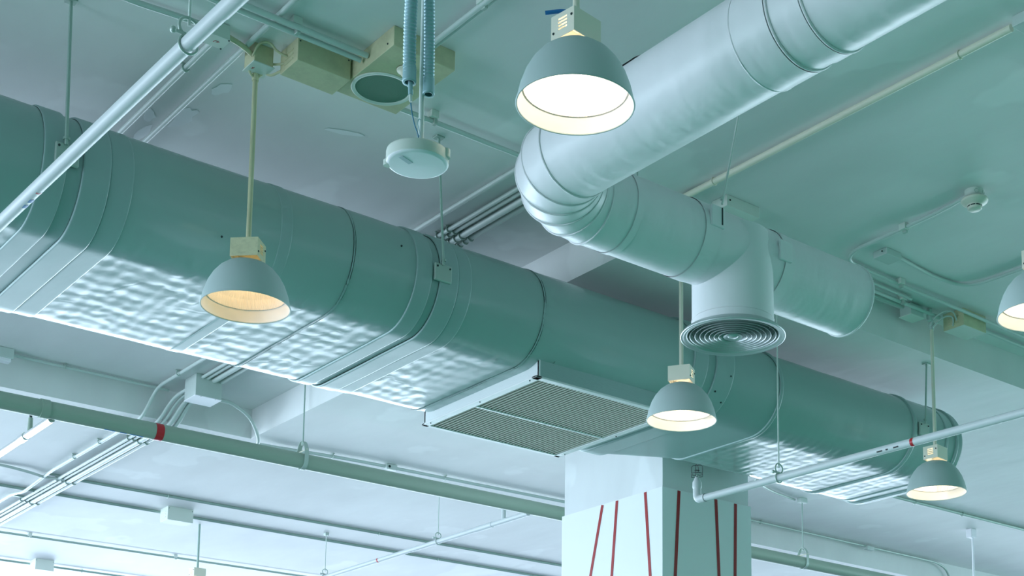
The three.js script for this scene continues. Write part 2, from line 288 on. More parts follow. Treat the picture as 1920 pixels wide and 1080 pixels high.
// ---------------------------------------------------------------- slatted return grille under the oval duct
{
  const g = thing('return_grille', 'square slatted air grille in two halves under the oval duct', 'air grille');
  const x0 = 4.93, x1 = 6.05, z0 = -7.95, z1 = -6.70, yb = 4.522, wall = 0.012;
  const side = (w, d, x, z, h = 0.10) => box(w, h, d, x, yb + 0.012 + h / 2, z);
  mesh('plenum_side', side(wall, z1 - z0, x0 + 0.02 + wall / 2, (z0 + z1) / 2), M.plenum, g); mesh('plenum_side', side(wall, z1 - z0, x1 - 0.02 - wall / 2, (z0 + z1) / 2), M.plenum, g);
  mesh('plenum_side', side(x1 - x0 - 0.04, wall, (x0 + x1) / 2, z1 - wall / 2 - 0.002), M.ductTape, g); mesh('plenum_side', side(x1 - x0 - 0.04, wall, (x0 + x1) / 2, z0 + wall / 2), M.plenum, g);
  const fw = 0.045, F = (w, d, x, z) => rbox(w, 0.012, d, x, yb + 0.006, z, 0.003);
  mesh('frame_bar', F(fw, z1 - z0, x0 + fw / 2, (z0 + z1) / 2), M.grilleFrame, g); mesh('frame_bar', F(fw, z1 - z0, x1 - fw / 2, (z0 + z1) / 2), M.grilleFrame, g);
  mesh('frame_bar', F(x1 - x0, fw, (x0 + x1) / 2, z1 - fw / 2), M.grilleFrame, g); mesh('frame_bar', F(x1 - x0, fw * 0.7, (x0 + x1) / 2, z0 + fw * 0.35), M.grilleFrame, g);
  const zm = -7.40; mesh('centre_bar', F(x1 - x0 - 2 * fw, 0.02, (x0 + x1) / 2, zm), M.grilleFrame, g);
  const N = 38, a = x0 + fw, b = x1 - fw;
  for (const [za, zb] of [[z0 + fw * 0.7, zm - 0.01], [zm + 0.01, z1 - fw]]) {
    const sg = new THREE.BoxGeometry(0.0075, 0.034, zb - za - 0.004).rotateZ(-12 * RAD);
    for (let i = 0; i < N; i++) { const s = mesh('slat', sg, M.slat, g); s.position.set(a + (b - a) * (i + 0.5) / N, yb + 0.020, (za + zb) / 2); }
  }
  for (const z of [-7.86, -7.3, -6.78]) for (const x of [x0 + 0.012, x1 - 0.012]) mesh('screw', new THREE.SphereGeometry(0.005, 8, 6).translate(x, yb, z), M.screw, g);
}

// ---------------------------------------------------------------- the round branch duct with gored elbow, tee and ceiling diffuser
const BX = 3.77, BZ = -5.19, BY = 4.80, BR = 0.199, BEND = 0.34;
function pipeSkin(frames, r, n = 72, len0 = 0) {             // frames: [centre, u axis, v axis, radius]
  const pos = [], uv = [], idx = []; let L = len0, prev = null;
  for (const [c, ua, va, rr] of frames) { if (prev) L += c.distanceTo(prev); prev = c; for (let j = 0; j <= n; j++) { const t = j / n * Math.PI * 2; const p = c.clone().addScaledVector(ua, Math.cos(t) * (rr ?? r)).addScaledVector(va, Math.sin(t) * (rr ?? r)); pos.push(p.x, p.y, p.z); uv.push(L / 1.6, j / n); } }
  for (let i = 0; i < frames.length - 1; i++) for (let j = 0; j < n; j++) { const a = i * (n + 1) + j, b = a + n + 1; idx.push(a, b, a + 1, b, b + 1, a + 1); }
  const g = new THREE.BufferGeometry(); g.setAttribute('position', new THREE.Float32BufferAttribute(pos, 3)); g.setAttribute('uv', new THREE.Float32BufferAttribute(uv, 2)); g.setIndex(idx); g.computeVertexNormals();
  const nn = g.attributes.normal; for (let i = 0; i < frames.length; i++) { const a = i * (n + 1), b = a + n; const v = V(nn.getX(a) + nn.getX(b), nn.getY(a) + nn.getY(b), nn.getZ(a) + nn.getZ(b)).normalize(); nn.setXYZ(a, v.x, v.y, v.z); nn.setXYZ(b, v.x, v.y, v.z); }
  return g;
}
const YU = V(0, 1, 0), XU = V(1, 0, 0), ZU = V(0, 0, 1);
const zRun = (z0, z1, r = BR) => { const k = Math.max(1, Math.round(Math.abs(z1 - z0) / 0.05)); return pipeSkin(Array.from({ length: k + 1 }, (_, i) => [V(BX, BY, z0 + (z1 - z0) * i / k), XU, YU]), r); };
const xRun = (x0, x1, r = BR) => { const k = Math.max(1, Math.round(Math.abs(x1 - x0) / 0.05)); return pipeSkin(Array.from({ length: k + 1 }, (_, i) => [V(x0 + (x1 - x0) * i / k, BY, BZ), YU, ZU]), r); };
{
  const d = thing('branch_duct', 'pale round air duct bending through a gored elbow to a capped end', 'air duct');
  mesh('duct_section', zRun(4.5, -3.30), M.round, d); mesh('duct_section', zRun(-3.30, BZ + BEND), M.round, d);
  for (const z of [-3.31, -3.47, -3.66]) mesh('joint_ring', ring(BR + 0.002, 0.006, 'z', V(BX, BY, z), 72), M.round, d);
  mesh('joint_tape', zRun(-3.48, -3.66, BR + 0.006), M.round, d); mesh('joint_tape', zRun(-3.32, -3.40, BR + 0.005), M.round, d);
  mesh('repair_patch', new THREE.CylinderGeometry(BR + 0.006, BR + 0.006, 0.26, 24, 1, true, Math.PI * 1.02, 0.75).rotateX(Math.PI / 2).translate(BX, BY, -4.42), M.round, d);
  // elbow: five mitred gores round the centre (BX + BEND, BZ + BEND)
  const cx = BX + BEND, cz = BZ + BEND, G = 5, cut = (k) => k * (Math.PI / 2) / G;
  const frame = (th, mitre) => { const s = 1 / Math.cos(mitre); return [V(cx - Math.cos(th) * BEND, BY, cz - Math.sin(th) * BEND), V(Math.cos(th), 0, Math.sin(th)).multiplyScalar(s), YU]; };
  for (let k = 0; k < G; k++) {
    const h = Math.PI / 4 / G, f0 = frame(cut(k), h), f1 = frame(cut(k + 1), h), c0 = f0[0], fr = [];
    for (let i = 0; i <= 4; i++) { const t = i / 4; fr.push([c0.clone().lerp(f1[0], t), f0[1].clone().lerp(f1[1], t), YU]); }
    mesh('gore', pipeSkin(fr, BR), M.round, d);
  }
  for (let k = 0; k <= G; k++) { const th = cut(k); mesh('seam_ring', new THREE.TorusGeometry(BR + 0.002, 0.005, 8, 72).rotateY(-th).translate(cx - Math.cos(th) * BEND, BY, cz - Math.sin(th) * BEND), M.round, d); }
  mesh('duct_section', xRun(BX + BEND, 5.96), M.round, d);
  mesh('joint_tape', xRun(4.70, 4.80, BR + 0.004), M.neck, d); mesh('joint_tape', xRun(5.265, 5.34, BR + 0.004), M.neck, d); mesh('joint_tape', xRun(4.26, 4.30, BR + 0.003), M.round, d);
  mesh('end_ring', ring(BR, 0.007, 'x', V(5.96, BY, BZ), 72), M.neck, d);
  mesh('end_cap', new THREE.CylinderGeometry(BR, BR, 0.01, 64).rotateZ(Math.PI / 2).translate(5.96, BY, BZ), M.neck, d);
  const neck = mesh('tee_neck', lathe([[0.212, -0.41], [0.212, -0.20], [0.212, -0.05], [0.205, 0.06], [0.19, 0.12]], 72).translate(5.073, BY, BZ), M.neck, d);
  mesh('neck_seam', ring(0.213, 0.002, 'y', V(5.073, BY - 0.352, BZ), 72), M.neck, neck);
  const sd = mesh('saddle', rbox(0.09, 0.11, 0.018, 4.775, BY + 0.06, BZ + BR + 0.004, 0.006), M.neck, d); mesh('bolt', rod(V(4.80, BY + 0.02, BZ + BR + 0.012), V(4.80, BY + 0.11, BZ + BR + 0.012), 0.005, 8), M.screw, sd);
  mesh('saddle', rbox(0.09, 0.11, 0.018, 5.26, BY + 0.02, BZ + BR + 0.004, 0.006), M.neck, d);
}
hanger('pale slanting rod holding the round duct near its tee', V(4.86, CE, -4.86), V(4.80, 4.93, -4.98), 0.0055, M.paleRod);
hanger('thin dark rod seen behind the round duct beside the elbow', V(4.62, CE, -5.42), V(4.60, 4.98, -5.40), 0.005);
{
  const d = thing('air_diffuser', 'round metal diffuser with concentric rings at the foot of the round duct', 'air diffuser', [5.073, 4.372, BZ]);
  mesh('flange', lathe([[0.213, 0.034], [0.240, 0.026], [0.264, 0.008], [0.2715, -0.002], [0.2725, -0.008], [0.267, -0.011], [0.256, -0.007], [0.248, -0.004], [0.240, -0.006], [0.236, 0.0], [0.228, 0.022], [0.208, 0.034]], 96), M.alu, d);
  for (const [R, k] of [[0.222, 0], [0.196, 1], [0.170, 2], [0.145, 3], [0.121, 4], [0.097, 5], [0.073, 6]]) {
    const y = -0.004 - 0.001 * k; mesh('ring', lathe([[R - 0.028, 0.050 + y], [R - 0.010, 0.030 + y], [R - 0.0015, 0.004 + y], [R + 0.001, y], [R + 0.0025, y + 0.001], [R, 0.006 + y], [R - 0.008, 0.032 + y], [R - 0.026, 0.052 + y]], 80), M.alu, d);
  }
  const c = mesh('centre_cone', lathe([[0.0, 0.03], [0.03, 0.03], [0.05, -0.004], [0.048, -0.008], [0.03, 0.0], [0.026, -0.006], [0.018, -0.010], [0.0, -0.011]], 48), M.alu, d);
  for (let k = 0; k < 3; k++) mesh('spoke', box(0.40, 0.006, 0.008, 0, 0.045, 0).rotateY(k * Math.PI / 3 + 0.3), M.alu, d);
}

// ---------------------------------------------------------------- pendant lamps
const domeOuter = [[0.045, 0.222], [0.070, 0.220], [0.100, 0.207], [0.130, 0.184], [0.158, 0.150], [0.180, 0.110], [0.197, 0.062], [0.206, 0.022], [0.210, 0.0]];
const domeInner = [[0.2065, 0.0], [0.2025, 0.022], [0.193, 0.060]];
const domeGeo = lathe([...domeOuter, ...domeInner, [0.176, 0.108], [0.154, 0.146], [0.127, 0.179], [0.098, 0.202], [0.069, 0.215], [0.045, 0.217], [0.045, 0.222]], 96);
const rimGeo = ring(0.2085, 0.0035, 'y', V(0, 0.001, 0), 96);
const bandGeo = lathe([[0.2055, 0.003], [0.2015, 0.022], [0.190, 0.058], [0.186, 0.0585]], 96);
function ribbedLining() {                                            // upright prisms pressed into the upper reflector
  const prof = [[0.186, 0.0585], [0.1725, 0.106], [0.150, 0.143], [0.124, 0.175], [0.096, 0.198], [0.068, 0.211], [0.046, 0.213]], N = 220, pos = [], idx = [];
  for (const [r, y] of prof) for (let j = 0; j <= N; j++) { const a = j / N * Math.PI * 2, rr = r - (j % 2) * 0.0022; pos.push(Math.cos(a) * rr, y, Math.sin(a) * rr); }
  for (let i = 0; i < prof.length - 1; i++) for (let j = 0; j < N; j++) { const a = i * (N + 1) + j, b = a + N + 1; idx.push(a, a + 1, b, b, a + 1, b + 1); }
  const g = new THREE.BufferGeometry(); g.setAttribute('position', new THREE.Float32BufferAttribute(pos, 3)); g.setIndex(idx); const h = g.toNonIndexed(); h.computeVertexNormals(); return h;
}
const liningGeo = ribbedLining(), bulbGeo = new THREE.CapsuleGeometry(0.022, 0.05, 6, 16).translate(0, 0.135, 0);
function slottedHousing() {                                          // sheet-metal box, open below; the lamp shines up into it and out of the slots on its left side
  const w = 0.135, h = 0.092, d = 0.115, t = 0.002, y0 = 0.236, P = [];
  P.push(box(w, t, d, 0, y0 + h - t / 2, 0), box(w - 2 * t, h - t, t, 0, y0 + (h - t) / 2, d / 2 - t / 2), box(w - 2 * t, h - t, t, 0, y0 + (h - t) / 2, -d / 2 + t / 2), box(t, h - t, d, w / 2 - t / 2, y0 + (h - t) / 2, 0));
  const x = -w / 2 + t / 2, sw = 0.044, side = (d - sw) / 2; P.push(box(t, h - t, side, x, y0 + (h - t) / 2, -d / 2 + side / 2), box(t, h - t, side, x, y0 + (h - t) / 2, d / 2 - side / 2));
  let y = y0; for (let k = 0; k < 4; k++) { const s0 = y0 + 0.028 + k * 0.0125; P.push(box(t, s0 - y, sw, x, (s0 + y) / 2, 0)); y = s0 + 0.0065; } P.push(box(t, y0 + h - t - y, sw, x, (y0 + h - t + y) / 2, 0));
  return merge(P);
}
const housingGeo = slottedHousing();
function pendant(label, [x, y, z], top, turn, { bulb = M.bulb, power = 0.14, color = rgb(1, 0.79, 0.62), stem = M.cream, house = M.housing } = {}) {
  const t = thing('pendant_lamp', label, 'lamp', [x, y, z], 'pendant lamps');
  mesh('stem', rod(V(0, 0.30, 0), V(0, top - y, 0), 0.0125, 16), stem, t);
  const sh = mesh('shade', domeGeo, M.shade, t); mesh('rim', rimGeo, M.shade, sh);
  const li = mesh('reflector', liningGeo, M.lining, t); mesh('reflector_skirt', bandGeo, M.lining, li);
  mesh('bulb', bulbGeo, bulb, t);
  const h = mesh('gear_housing', housingGeo, house, t); h.rotation.y = turn;
  for (const k of [-1, 1]) mesh('screw', new THREE.SphereGeometry(0.005, 8, 6).translate(-0.0675, 0.30 - (k > 0 ? 0 : 0.04), k * 0.045), M.screw, h);
  for (const k of [-1, 1]) mesh('hanger_tab', box(0.02, 0.02, 0.003, k * 0.04, 0.229, 0), house, h);
  const l = new THREE.PointLight(color, power, 0, 2); l.position.set(0, 0.135, 0); l.castShadow = true; l.shadow.radius = 1; t.add(l);
  return t;
}
const l1 = pendant('nearest bright pendant lamp with a blue tape tag, in front of the round duct', [2.969, 4.3, -3.821], CE, 7 * RAD);
mesh('blue_tape', smooth([V(-0.005, 0.352, 0), V(-0.04, 0.358, -0.03), V(-0.085, 0.352, -0.07)], 0.0075, 12), M.blueTape, l1);
pendant('dim golden pendant lamp hanging in front of the shiny dimpled duct underside', [2.92, 4.3, -6.31], 5.47, 135 * RAD, { bulb: M.bulbDim, power: 0.055, color: rgb(1, 0.62, 0.28), stem: M.beige, house: M.beige });
pendant('bright pendant lamp beside the right end of the slatted grille', [5.675, 4.3, -6.25], CE, 122 * RAD);
pendant('bright pendant lamp below the capped far end of the oval duct', [8.06, 4.27, -6.225], 5.47, 7 * RAD, { stem: M.cream });
pendant('bright pendant lamp cut off by the right edge of the photo', [5.888, 4.3, -3.885], CE, 7 * RAD);
pendant('distant pendant lamp with only its gear housing showing at the bottom left', [6.38, 4.53, -14.68], SO, 4 * RAD, { stem: M.rod });

// ---------------------------------------------------------------- control gear and speaker boxes on the ceiling
function gearBox(label, x0, x1, y0, y1, z0, z1, m = M.beige, lid = false) {
  const t = thing('control_gear_box', label, 'gear box', [(x0 + x1) / 2, y0, (z0 + z1) / 2], 'lamp gear boxes on the ceiling'); const w = x1 - x0, h = y1 - y0, d = z1 - z0;
  mesh('case', rbox(w, h, d, 0, h / 2, 0, 0.003), m, t);
  for (let k = 0; k < 3; k++) { const g = new THREE.CapsuleGeometry(0.005, d * 0.45, 4, 8).rotateX(Math.PI / 2).translate(-w / 2, h * (0.25 + 0.2 * k), 0); mesh('vent_louvre', g, m, t); }
  mesh('screw', new THREE.SphereGeometry(0.004, 8, 6).translate(-w / 2 + 0.012, h * 0.85, d / 2), M.screw, t); mesh('screw', new THREE.SphereGeometry(0.004, 8, 6).translate(w / 2 - 0.012, h * 0.85, d / 2), M.screw, t);
  if (lid) mesh('cover_plate', rbox(w * 0.98, 0.004, d * 0.98, 0, -0.001, 0, 0.001), M.jbox, t);
  return t;
}
gearBox('long beige gear box beside the speaker box near the top', 3.00, 3.285, 5.48, CE, -6.21, -6.03);
gearBox('beige gear box with pale base on the ceiling above the far right lamp', 8.17, 8.43, 5.475, CE, -6.205, -6.025, M.beige, true);
gearBox('distant pale gear box on the far ceiling at bottom left', 5.80, 6.07, 5.20, SO, -14.32, -14.13, M.jbox);
gearBox('most distant pale gear box at the bottom left corner', 6.02, 6.25, 5.46, CE, -18.95, -18.75, M.jbox);
{
  const t = thing('speaker_box', 'beige ceiling speaker box with round dark opening and small dome', 'speaker', [3.47, 5.498, -5.92]);
  mesh('case', rbox(0.345, 0.102, 0.55, 0, 0.051, 0, 0.004), M.beige, t);
  const hole = [-0.012, -0.10];
  mesh('trim_ring', lathe([[0.132, 0.001], [0.152, 0.001], [0.154, -0.004], [0.148, -0.009], [0.134, -0.006], [0.132, 0.001]], 64).translate(hole[0], 0, hole[1]), M.jbox, t);
  mesh('speaker_cone', lathe([[0, -0.003], [0.133, -0.0015]], 48).translate(hole[0], 0, hole[1]), M.speakerCloth, t);
  const sd = mesh('sensor_dome', lathe([[0.0, -0.040], [0.016, -0.038], [0.026, -0.028], [0.030, -0.012], [0.046, -0.008], [0.050, 0.0], [0, 0]], 36).translate(-0.01, 0, 0.125), M.cream, t);
  mesh('screw', new THREE.SphereGeometry(0.005, 8, 6).translate(-0.1725, 0.03, 0.22), M.screw, t);
}

// ---------------------------------------------------------------- round white access point on its pole, with two flexible hoses
{
  const t = thing('access_point', 'white round disc with a cut-out hanging on a thin pole', 'access point', [2.476, 4.012, -4.06]);
  const R = 0.106;
  mesh('rim', lathe([[R * 0.985, -0.004], [R, -0.001], [R, 0.030], [R * 0.985, 0.036], [R * 0.9, 0.038], [0, 0.038]], 72), M.plasticRim, t);
  mesh('face', lathe([[0, -0.012], [R * 0.88, -0.011], [R * 0.95, -0.008], [R * 0.985, -0.004]], 72), M.plasticWhite, t);
  mesh('pole', rod(V(0.004, 0.04, 0.012), V(0.004, CE - 4.012, 0.012), 0.0095, 14), M.paleRod, t); mesh('pole_socket', new THREE.CylinderGeometry(0.014, 0.014, 0.05, 16).translate(0.004, 0.055, 0.012), M.paleRod, t);
  mesh('lug', new THREE.CylinderGeometry(0.016, 0.016, 0.03, 20).translate(0.062, 0.022, 0.078), M.plasticRim, t);
  mesh('lug', new THREE.CylinderGeometry(0.014, 0.014, 0.02, 20).translate(-0.075, 0.0, -0.07), M.plasticRim, t);
  mesh('label_sticker', box(0.055, 0.001, 0.018).rotateY(0.35).translate(-0.052, -0.0125, 0.01), M.stickerGrey, t);
}
function hose(label, pts, r, withCable) {
  const t = thing('flexible_conduit', label, 'conduit', [0, 0, 0], 'corrugated hoses beside the pole'); const c = new THREE.CatmullRomCurve3(pts), n = 1100, L = c.getLength();
  const g = new THREE.TubeGeometry(c, n, r, 18, false); const p = g.attributes.position, q = new THREE.Vector3();
  for (let i = 0; i <= n; i++) { const ce = c.getPointAt(i / n), k = 1 + 0.11 * Math.sin(i / n * L / 0.0125 * Math.PI * 2); for (let j = 0; j <= 18; j++) { const a = i * 19 + j; q.fromBufferAttribute(p, a).sub(ce).multiplyScalar(k).add(ce); p.setXYZ(a, q.x, q.y, q.z); } }
  g.computeVertexNormals(); mesh('corrugated_hose', g, M.flex, t);
  const e = pts[0]; mesh('end_collar', lathe([[r * 0.75, -0.02], [r * 1.12, -0.022], [r * 1.18, -0.014], [r * 1.12, 0.0], [r * 1.12, 0.035], [r, 0.045]], 28).translate(e.x, e.y, e.z), M.flex, t);
  if (withCable) { mesh('plug', rod(V(e.x + 0.003, e.y + 0.01, e.z), V(e.x + 0.004, e.y - 0.065, e.z + 0.004), 0.008, 12), M.flex, t); mesh('plug_tip', rod(V(e.x + 0.004, e.y - 0.065, e.z + 0.004), V(e.x + 0.005, e.y - 0.09, e.z + 0.004), 0.0055, 12), M.paleRod, t); }
  return t;
}
hose('left corrugated grey-blue hose with a plug hanging from its open end', [V(2.427, 4.30, -4.045), V(2.422, 4.40, -4.04), V(2.416, 4.50, -4.03), V(2.415, 4.65, -4.02), V(2.42, 4.9, -4.01), V(2.43, CE, -4.02)], 0.0205, true);
hose('right corrugated grey-blue hose with an empty end, partly behind the pole', [V(2.492, 4.272, -4.025), V(2.488, 4.40, -4.02), V(2.483, 4.50, -4.015), V(2.475, 4.65, -4.01), V(2.47, 4.9, -4.01), V(2.47, CE, -4.02)], 0.0175, false);
{
  const t = thing('network_cable', 'thin blue cable looping from the hose plug to the white disc', 'cable');
  mesh('cable', smooth([V(2.432, 4.205, -4.04), V(2.436, 4.17, -4.037), V(2.45, 4.13, -4.04), V(2.466, 4.105, -4.045), V(2.474, 4.085, -4.05)], 0.0022, 30), M.cable, t);
  mesh('cable', smooth([V(2.480, 4.085, -4.045), V(2.462, 4.11, -4.03), V(2.455, 4.135, -4.03), V(2.463, 4.155, -4.035), V(2.476, 4.16, -4.045)], 0.0018, 30), M.flex, t);
}

// ---------------------------------------------------------------- pipes
function clampHanger(t, c, axis, r, top, rodR = 0.005, m = M.clamp, rm = M.rod) {       // split ring on the pipe, ring bolt and rod to the ceiling
  const h = thing('pipe_hanger', t.label, 'pipe hanger', [0, 0, 0], t.group ?? 'ring hangers of the pipes');
  mesh('pipe_clip', ring(r + 0.006, 0.004, axis, c, 32), m, h);
  const side = axis === 'z' ? V(1, 0, 0) : V(0, 0, 1);
  mesh('upper_loop', ring(r * 0.9 + 0.01, 0.0055, axis, V(c.x, c.y + r * 1.9 + 0.012, c.z), 28), m, h);
  mesh('bolt', rod(c.clone().addScaledVector(side, -0.05).add(V(0, r + 0.008, 0)), c.clone().addScaledVector(side, 0.04).add(V(0, r + 0.008, 0)), 0.006, 10), m, h);
  mesh('bolt_head', new THREE.SphereGeometry(0.011, 10, 8).translate(c.x - side.x * 0.05, c.y + r + 0.008, c.z - side.z * 0.05), m, h);
  mesh('rod', rod(V(c.x, c.y + r * 2.2 + 0.01, c.z), V(c.x, top, c.z), rodR, 10), rm, h);
  mesh('anchor', rbox(0.045, 0.03, 0.045, c.x, top - 0.015, c.z, 0.004), rm, h); return h;
}
{ // near left
  const t = thing('sprinkler_pipe', 'nearest white sprinkler pipe crossing the upper left corner', 'pipe'); const a = V(1.655, 4.2, -6.9), b = V(1.735, 4.2, -2.8), at = (z) => V(1.677 + (z + 5.9) * 0.0191, 4.2, z);
  mesh('pipe', rod(a, b, 0.0245, 24), M.pipe, t);
  mesh('coupling', rod(at(-3.95), at(-3.6), 0.0255, 24), M.pipe, t);
  mesh('red_mark', new THREE.CylinderGeometry(0.0249, 0.0249, 0.012, 20, 1, true, -2.0, 2.6).rotateX(Math.PI / 2).translate(at(-5.49).x, 4.2, -5.49), M.redBand, t);
  for (const z of [-5.575, -5.635]) mesh('blue_mark', new THREE.CylinderGeometry(0.0249, 0.0249, 0.034, 8, 1, true, -0.15, 0.75).rotateX(Math.PI / 2).translate(at(z).x, 4.2, z), M.blueMark, t);
  clampHanger({ label: 'blurred ring clamp with a side bolt on the nearest white pipe at top left' }, V(at(-4.19).x, 4.2, -4.19), 'z', 0.0245, CE, 0.005, M.clamp, M.paleRod);
}
{ // near right, ends in an upright sprinkler in a wire guard
  const x = (z) => 6.43 + (z + 6.9) * 0.030 - 0.0, a = V(x(-6.90), 4.08, -6.90), b = V(x(-2.5), 4.08, -2.5);
  const t = thing('sprinkler_pipe', 'white sprinkler pipe with a red band crossing in front of the duct end at right', 'pipe');
  mesh('pipe', rod(a, b, 0.0245, 24), M.pipe, t);
  mesh('elbow', tube([V(a.x + 0.0, 4.08, a.z + 0.05), V(a.x, 4.08, a.z - 0.03), V(a.x, 4.16, a.z - 0.03)], 0.0275, 0.06, 18), M.pipe, t);
  mesh('riser', rod(V(a.x, 4.13, a.z - 0.03), V(a.x, 4.205, a.z - 0.03), 0.0235, 20), M.pipe, t); mesh('reducer', lathe([[0.026, 0.10], [0.031, 0.115], [0.030, 0.15], [0.022, 0.165], [0.014, 0.185]], 24).translate(a.x, 4.05, a.z - 0.03), M.pipe, t);
  mesh('red_band', new THREE.CylinderGeometry(0.025, 0.025, 0.022, 24, 1, true).rotateX(Math.PI / 2).translate(x(-5.16), 4.08, -5.16), M.redBand, t);
  for (const [z, l] of [[-5.27, 0.04], [-5.335, 0.018], [-5.39, 0.045]]) mesh('black_mark', new THREE.CylinderGeometry(0.0249, 0.0249, l, 8, 1, true, -1.3, 0.35).rotateX(Math.PI / 2).translate(x(z), 4.08, z), M.blackMark, t);
  clampHanger({ label: 'ring hanger with long rod on the white pipe in front of the small duct underside' }, V(x(-6.2), 4.08, -6.2), 'z', 0.0245, CE, 0.005, M.clamp, M.paleRod);
  const s = mesh('sprinkler_head', lathe([[0, 0], [0.010, 0], [0.010, 0.012], [0.006, 0.02], [0, 0.02]], 16), M.rod, t); s.position.set(a.x, 4.235, a.z - 0.03); s.userData.label = 'upright sprinkler in a dark wire guard';
  for (const k of [-1, 1]) mesh('frame_arm', smooth([V(k * 0.008, 0.015, 0), V(k * 0.014, 0.03, 0), V(0, 0.045, 0)], 0.002, 12), M.rod, s);
  mesh('deflector', lathe([[0, 0.046], [0.016, 0.044], [0.017, 0.046], [0, 0.049]], 16), M.screw, s);
  const w = 0.037; for (const r of [0.6, 0.6 + Math.PI / 2]) { const g = tube([V(-w, 0, 0), V(-w, 0.082, 0), V(w, 0.082, 0), V(w, 0, 0)], 0.0022, 0.02, 6).rotateY(r); mesh('guard_wire', g, M.screw, s); mesh('guard_wire', rod(V(-w, 0, 0), V(w, 0, 0), 0.0022, 6).rotateY(r), M.screw, s); }
  mesh('guard_wire', ring(w, 0.0022, 'y', V(0, 0.022, 0), 30), M.screw, s);
}
{ // large main
  const Y = 4.90, Z = -10.4, R = 0.0635;
  const t = thing('main_pipe', 'thick grey-green main pipe with a dark red band running past the column', 'pipe');
  mesh('pipe', rod(V(-7.9, Y, Z), V(20, Y, Z), R, 32), M.mainPipe, t);
  mesh('red_band', new THREE.CylinderGeometry(R + 0.001, R + 0.001, 0.06, 32, 1, true).rotateZ(Math.PI / 2).translate(4.16, Y, Z), M.redBand, t);
  mesh('coupling', rod(V(3.30, Y, Z), V(3.36, Y, Z), R + 0.006, 32), M.mainPipe, t);
  for (const [x, l] of [[3.80, 0.08], [3.90, 0.05], [4.0, 0.1]]) mesh('dark_mark', new THREE.CylinderGeometry(R + 0.0008, R + 0.0008, l, 8, 1, true, Math.PI * 1.5, 0.001 + 0.25).rotateZ(Math.PI / 2).translate(x, Y, Z), M.blueMark, t);
  for (const [x, label, top] of [[5.35, 'pear-shaped hanger on the thick pipe left of the slatted grille', CE], [11.17, 'pear-shaped hanger on the thick pipe right of the column', CE]]) {
    const h = thing('pipe_hanger', label, 'pipe hanger', [0, 0, 0], 'hangers of the thick pipe');
    const pts = []; for (let i = 0; i <= 28; i++) { const a = Math.PI * (1 + i / 28); pts.push(V(x, Y + Math.sin(a) * (R + 0.006), Z + Math.cos(a) * (R + 0.006))); }
    pts.push(V(x, Y + 0.09, Z + 0.066), V(x, Y + 0.15, Z + 0.03), V(x, Y + 0.165, Z), V(x, Y + 0.15, Z - 0.03), V(x, Y + 0.09, Z - 0.066)); const c = new THREE.CatmullRomCurve3(pts, true);
    const P = [], I = [], n = 80; for (let i = 0; i <= n; i++) { const p = c.getPointAt((i % n) / n); P.push(p.x - 0.018, p.y, p.z, p.x + 0.018, p.y, p.z); } for (let i = 0; i < n; i++) I.push(2 * i, 2 * i + 1, 2 * i + 2, 2 * i + 1, 2 * i + 3, 2 * i + 2);
    const inner = P.map((v, i) => (i % 3 === 0 ? v : i % 3 === 1 ? Y + 0.03 + (v - Y - 0.03) * 0.96 : Z + (v - Z) * 0.94)); const N = P.length / 3; P.push(...inner); for (let i = 0; i < n; i++) { I.push(N + 2 * i, N + 2 * i + 2, N + 2 * i + 1, N + 2 * i + 1, N + 2 * i + 2, N + 2 * i + 3, 2 * i, 2 * i + 2, N + 2 * i, N + 2 * i, 2 * i + 2, N + 2 * i + 2, 2 * i + 1, N + 2 * i + 1, 2 * i + 3, 2 * i + 3, N + 2 * i + 1, N + 2 * i + 3); }
    const g = new THREE.BufferGeometry(); g.setAttribute('position', new THREE.Float32BufferAttribute(P, 3)); g.setIndex(I); const gg = g.toNonIndexed(); gg.computeVertexNormals();
    mesh('strap_loop', gg, M.clamp, h); mesh('cross_bolt', rod(V(x, Y + 0.085, Z - 0.075), V(x, Y + 0.085, Z + 0.075), 0.005, 8), M.cream, h); mesh('rod', rod(V(x, Y + 0.13, Z), V(x, top, Z), 0.006, 10), M.rod, h); mesh('nut', new THREE.CylinderGeometry(0.014, 0.014, 0.03, 6).translate(x, Y + 0.145, Z), M.clamp, h); mesh('anchor', rbox(0.1, 0.05, 0.07, x, top - 0.025, Z, 0.006), M.conduit, h);
  }
}
